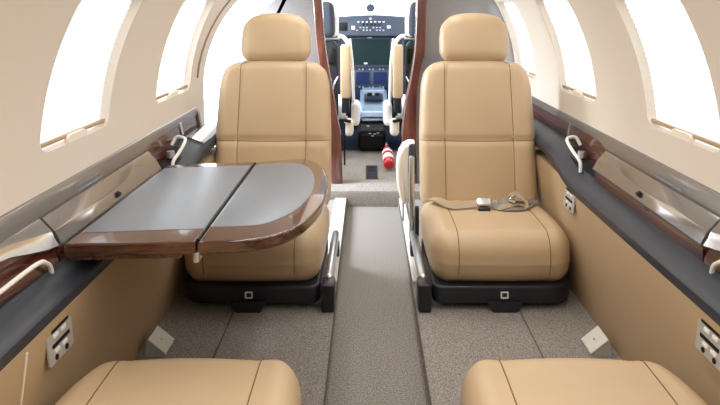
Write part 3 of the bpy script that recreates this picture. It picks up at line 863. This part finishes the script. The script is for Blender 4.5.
# ------------------------------------------------------------------ cockpit seats
def make_pilot_seat(s, label):
    """s=-1 left seat, built at its place; inboard side faces the aisle"""
    TS = 4.5
    xi = -.182 if s < 0 else .232      # inboard border of the back shell
    xc = xi+s*.20
    e = thing('pilot_seat', label, 'pilot seat', V(xc, TS+.2, DCF), group='cockpit seats')
    inv = Matrix.Translation(-e.location)
    def part(name, bm, m, parent=e, label=None, ang=40):
        bmesh.ops.transform(bm, matrix=inv, verts=bm.verts); return obj(name, bm, m, parent, ang=ang, label=label)
    def P(dx, t, d): return V(xi+s*dx, t, d)
    # back shell
    bm = slab(rr2(-.19, .19, -.30, .31, .05, 6), 0, .05, .015, .015, 4)
    bmesh.ops.transform(bm, matrix=Matrix(((1,0,0,xc+s*.0),(0,0,1,TS*K),(0,1,0,H-.50),(0,0,0,1))), verts=bm.verts)
    bs = part('back_shell', bm, M['shellgrey'])
    part('pocket', box(V(xc, TS-.01, .62), (.28, .02, .20), .008), M['black'], bs)
    part('vent_panel', box(V(xi+s*.045, TS-.012, .29), (.05, .016, .10), .006), M['black'], bs)
    part('pull', tube(spline([P(.01, TS-.03, .42), P(.03, TS-.05, .46), P(.045, TS-.05, .52), P(.05, TS-.03, .58)], 5), .005, 8), M['satin'], bs)
    # padding and fleece on the front side
    bm = pillow(.17, .05, .30, .045, 16); bmesh.ops.translate(bm, vec=V(xc+s*.02, TS+.12, .52), verts=bm.verts); part('back_pad', bm, M['fleece'])
    # headrest
    bm = pillow(.105, .04, .115, .038, 18, lambda q: Vector((q.x*(1-.12*max(0, q.z/.115)), q.y, q.z)))
    bmesh.ops.translate(bm, vec=V(xi+s*.135, TS+.0, .055), verts=bm.verts); hr = part('headrest', bm, M['fabric'])
    bm = pillow(.10, .035, .12, .034, 18, lambda q: Vector((q.x*(1-.25*max(0, q.z/.12)), q.y, q.z)))
    bmesh.ops.translate(bm, vec=V(xi+s*.110, TS+.08, .05), verts=bm.verts); part('headrest_cover', bm, M['fleece'], hr)
    part('headrest_post', cyl(P(.09, TS+.03, .22), P(.09, TS+.03, .10), .007, seg=10), M['chrome'], hr)
    part('headrest_post', cyl(P(.18, TS+.03, .22), P(.18, TS+.03, .10), .007, seg=10), M['chrome'], hr)
    part('crossbar', cyl(P(.0, TS-.01, .178), P(.30, TS-.01, .178), .008, seg=10), M['satin'])
    # folded-up inboard armrest
    ax = -.143 if s < 0 else .190
    a = part('armrest', box(V(ax, TS-.03, .385), (.064, .07, .34), .012, 3), M['cream' if False else 'leather'], label='tan armrest folded upright')
    part('armrest_hinge', tube(spline([V(ax+s*.05, TS+.0, .16), V(ax+s*.02, TS, .165), V(ax-s*.008, TS, .195), V(ax-s*.018, TS, .235)], 5), .013, 8), M['fleece'], a)
    part('armrest_base', box(V(ax, TS+.0, .60), (.05, .06, .11), .01), M['dark'], a)
    # white side panel line that bulges to the aisle
    sp = spline([V(ax-s*.022, TS+.06, .18), V(ax-s*.040, TS+.06, .34), V(ax-s*.046, TS+.06, .50), V(ax-s*.05, TS+.06, .62)], 5)
    part('side_piping', tube(sp, .010, 8), M['fleece'])
    # seat pan with fleece cushion
    bm = pillow(.20, .22, .07, .05, 18); bmesh.ops.translate(bm, vec=V(xc-s*.03, TS+.42, .68), verts=bm.verts); part('seat_cushion', bm, M['fleece'])
    bm = pillow(.028, .09, .075, .026, 14); bmesh.ops.translate(bm, vec=V(ax-s*.062, TS+.12, .67), verts=bm.verts); part('bolster', bm, M['fleece'])
    bm = pillow(.030, .04, .055, .026, 12); bmesh.ops.translate(bm, vec=V(ax-s*.02, TS+.0, .745), verts=bm.verts); part('bolster', bm, M['cream'])
    part('lever', cyl(V(ax+s*.04, TS-.06, .69), V(ax-s*.035, TS-.06, .70), .010, seg=10), M['black'])
    part('buckle', box(V(ax+s*.0, TS-.06, .675), (.03, .02, .02), .004), M['satin'])
    part('seat_base', box(V(xc, TS+.30, .86), (.30, .34, .216), .01), M['dark'])
    if s < 0:
        part('strap', box(V(-.147, TS-.09, .84), (.010, .010, .27), .002), M['black'], label='thin black strap hanging down to the floor')
    return e
make_pilot_seat(-1, 'black-backed cockpit seat on the entry door side with upright tan armrest')
make_pilot_seat(1, 'black-backed cockpit seat above the fire extinguisher with upright tan armrest')

struct('wall_cockpit_front', box((.03, 5.75*K, H-.62), (1.5, .03, .74)), M['navy2'], label='dark blue footwell wall under the instrument panel')
struct('floor_cockpit', box(((-.7+.76)/2, (4.87+6.3)/2*K, H-DCF+.002), (1.42, (6.3-4.87)*K, .006)), M['navy2'], label='dark blue floor under the cockpit seats')
# fire extinguisher
a = V(.128, 4.22, DCF-.040); b = V(.120, 4.50, DCF-.085)
fx = thing('fire_extinguisher', 'small red fire extinguisher with white label lying on the cockpit step', 'fire extinguisher', a)
d = (b-a); L = d.length; dn = d.normalized()
def lathe_along(prof, seg=28):
    q = dn.to_track_quat('Z', 'Y').to_matrix(); bm = bmesh.new(); rings = []
    for z, r in prof:
        rings.append([bm.verts.new(q @ Vector((max(r, .0004)*math.cos(2*math.pi*k/seg), max(r, .0004)*math.sin(2*math.pi*k/seg), z))) for k in range(seg)])
    for A_, B_ in zip(rings, rings[1:]):
        for k_ in range(seg): bm.faces.new((A_[k_], A_[(k_+1)%seg], B_[(k_+1)%seg], B_[k_]))
    bm.faces.new(rings[0][::-1]); bm.faces.new(rings[-1]); return bm
R_ = .034
bd = obj('cylinder', lathe_along([(0, .016), (.004, .026), (.014, .033), (.022, R_), (L-.05, R_), (L-.03, .03), (L-.012, .018), (L, .013)]), M['red'], fx)
obj('label_band', lathe_along([(.055, R_+.0006), (.11, R_+.0006), (.1101, R_-.002), (.0549, R_-.002)]), M['white'], bd)
obj('label_band', lathe_along([(.145, R_+.0006), (.172, R_+.0006), (.1721, R_-.002), (.1449, R_-.002)]), M['white'], bd)
obj('valve', lathe_along([(L-.004, .012), (L+.03, .012), (L+.034, .008)]), M['satin'], fx)
vv = dn*(L+.03)
obj('handle', box(vv+Vector((0, 0, .018)), (.014, .07, .008), .003), M['satin'], fx)
obj('bracket', box(dn*(L*.78)+Vector((0, 0, -.047)), (.05, .03, .03), .004), M['satin'], fx)

# floor vent on the cockpit step
fv = thing('floor_vent', 'small dark grey vent plate set in the pale cockpit step', 'vent', V(.023, 4.21, DCF))
obj('frame', box((0, 0, .002), (.072, .30, .004), .001, 1), M['slate'], fv)
for q in range(9): obj('slat', box((0, -.128+q*.032, .005), (.058, .014, .003)), M['dark'], fv, sm=False)

# ------------------------------------------------------------------ ceiling wash lights (out of frame)
for s in (-1, 1):
    a_ = math.radians(70); h = .785*math.cos(a_); dd = DC-.785*math.sin(a_)
    e = thing('ceiling_light', 'long ceiling wash light over the %s seats' % ('table side' if s < 0 else 'belt side'), 'light', V(CX+s*h, 1.5, dd), group='ceiling wash lights')
    rot = Matrix.Rotation(s*math.radians(20), 4, 'Y')
    obj('housing', box((0, 0, 0), (.08, 3.2, .02), .004, 1, rot), M['white'], e)
    obj('diffuser', box(rot @ Vector((0, 0, -.0125)), (.06, 3.1, .006), .002, 1, rot), M['lamp'], e)
    ld = bpy.data.lights.new('wash', 'AREA'); ld.shape = 'RECTANGLE'; ld.size = .06; ld.size_y = 3.1; ld.energy = CEIL_W; ld.color = (1, .98, .95)
    lo = bpy.data.objects.new('wash_lamp', ld); C.objects.link(lo); lo.parent = e
    lo.location = rot @ Vector((0, 0, -.02)); lo.rotation_euler = (0, s*math.radians(20), 0)
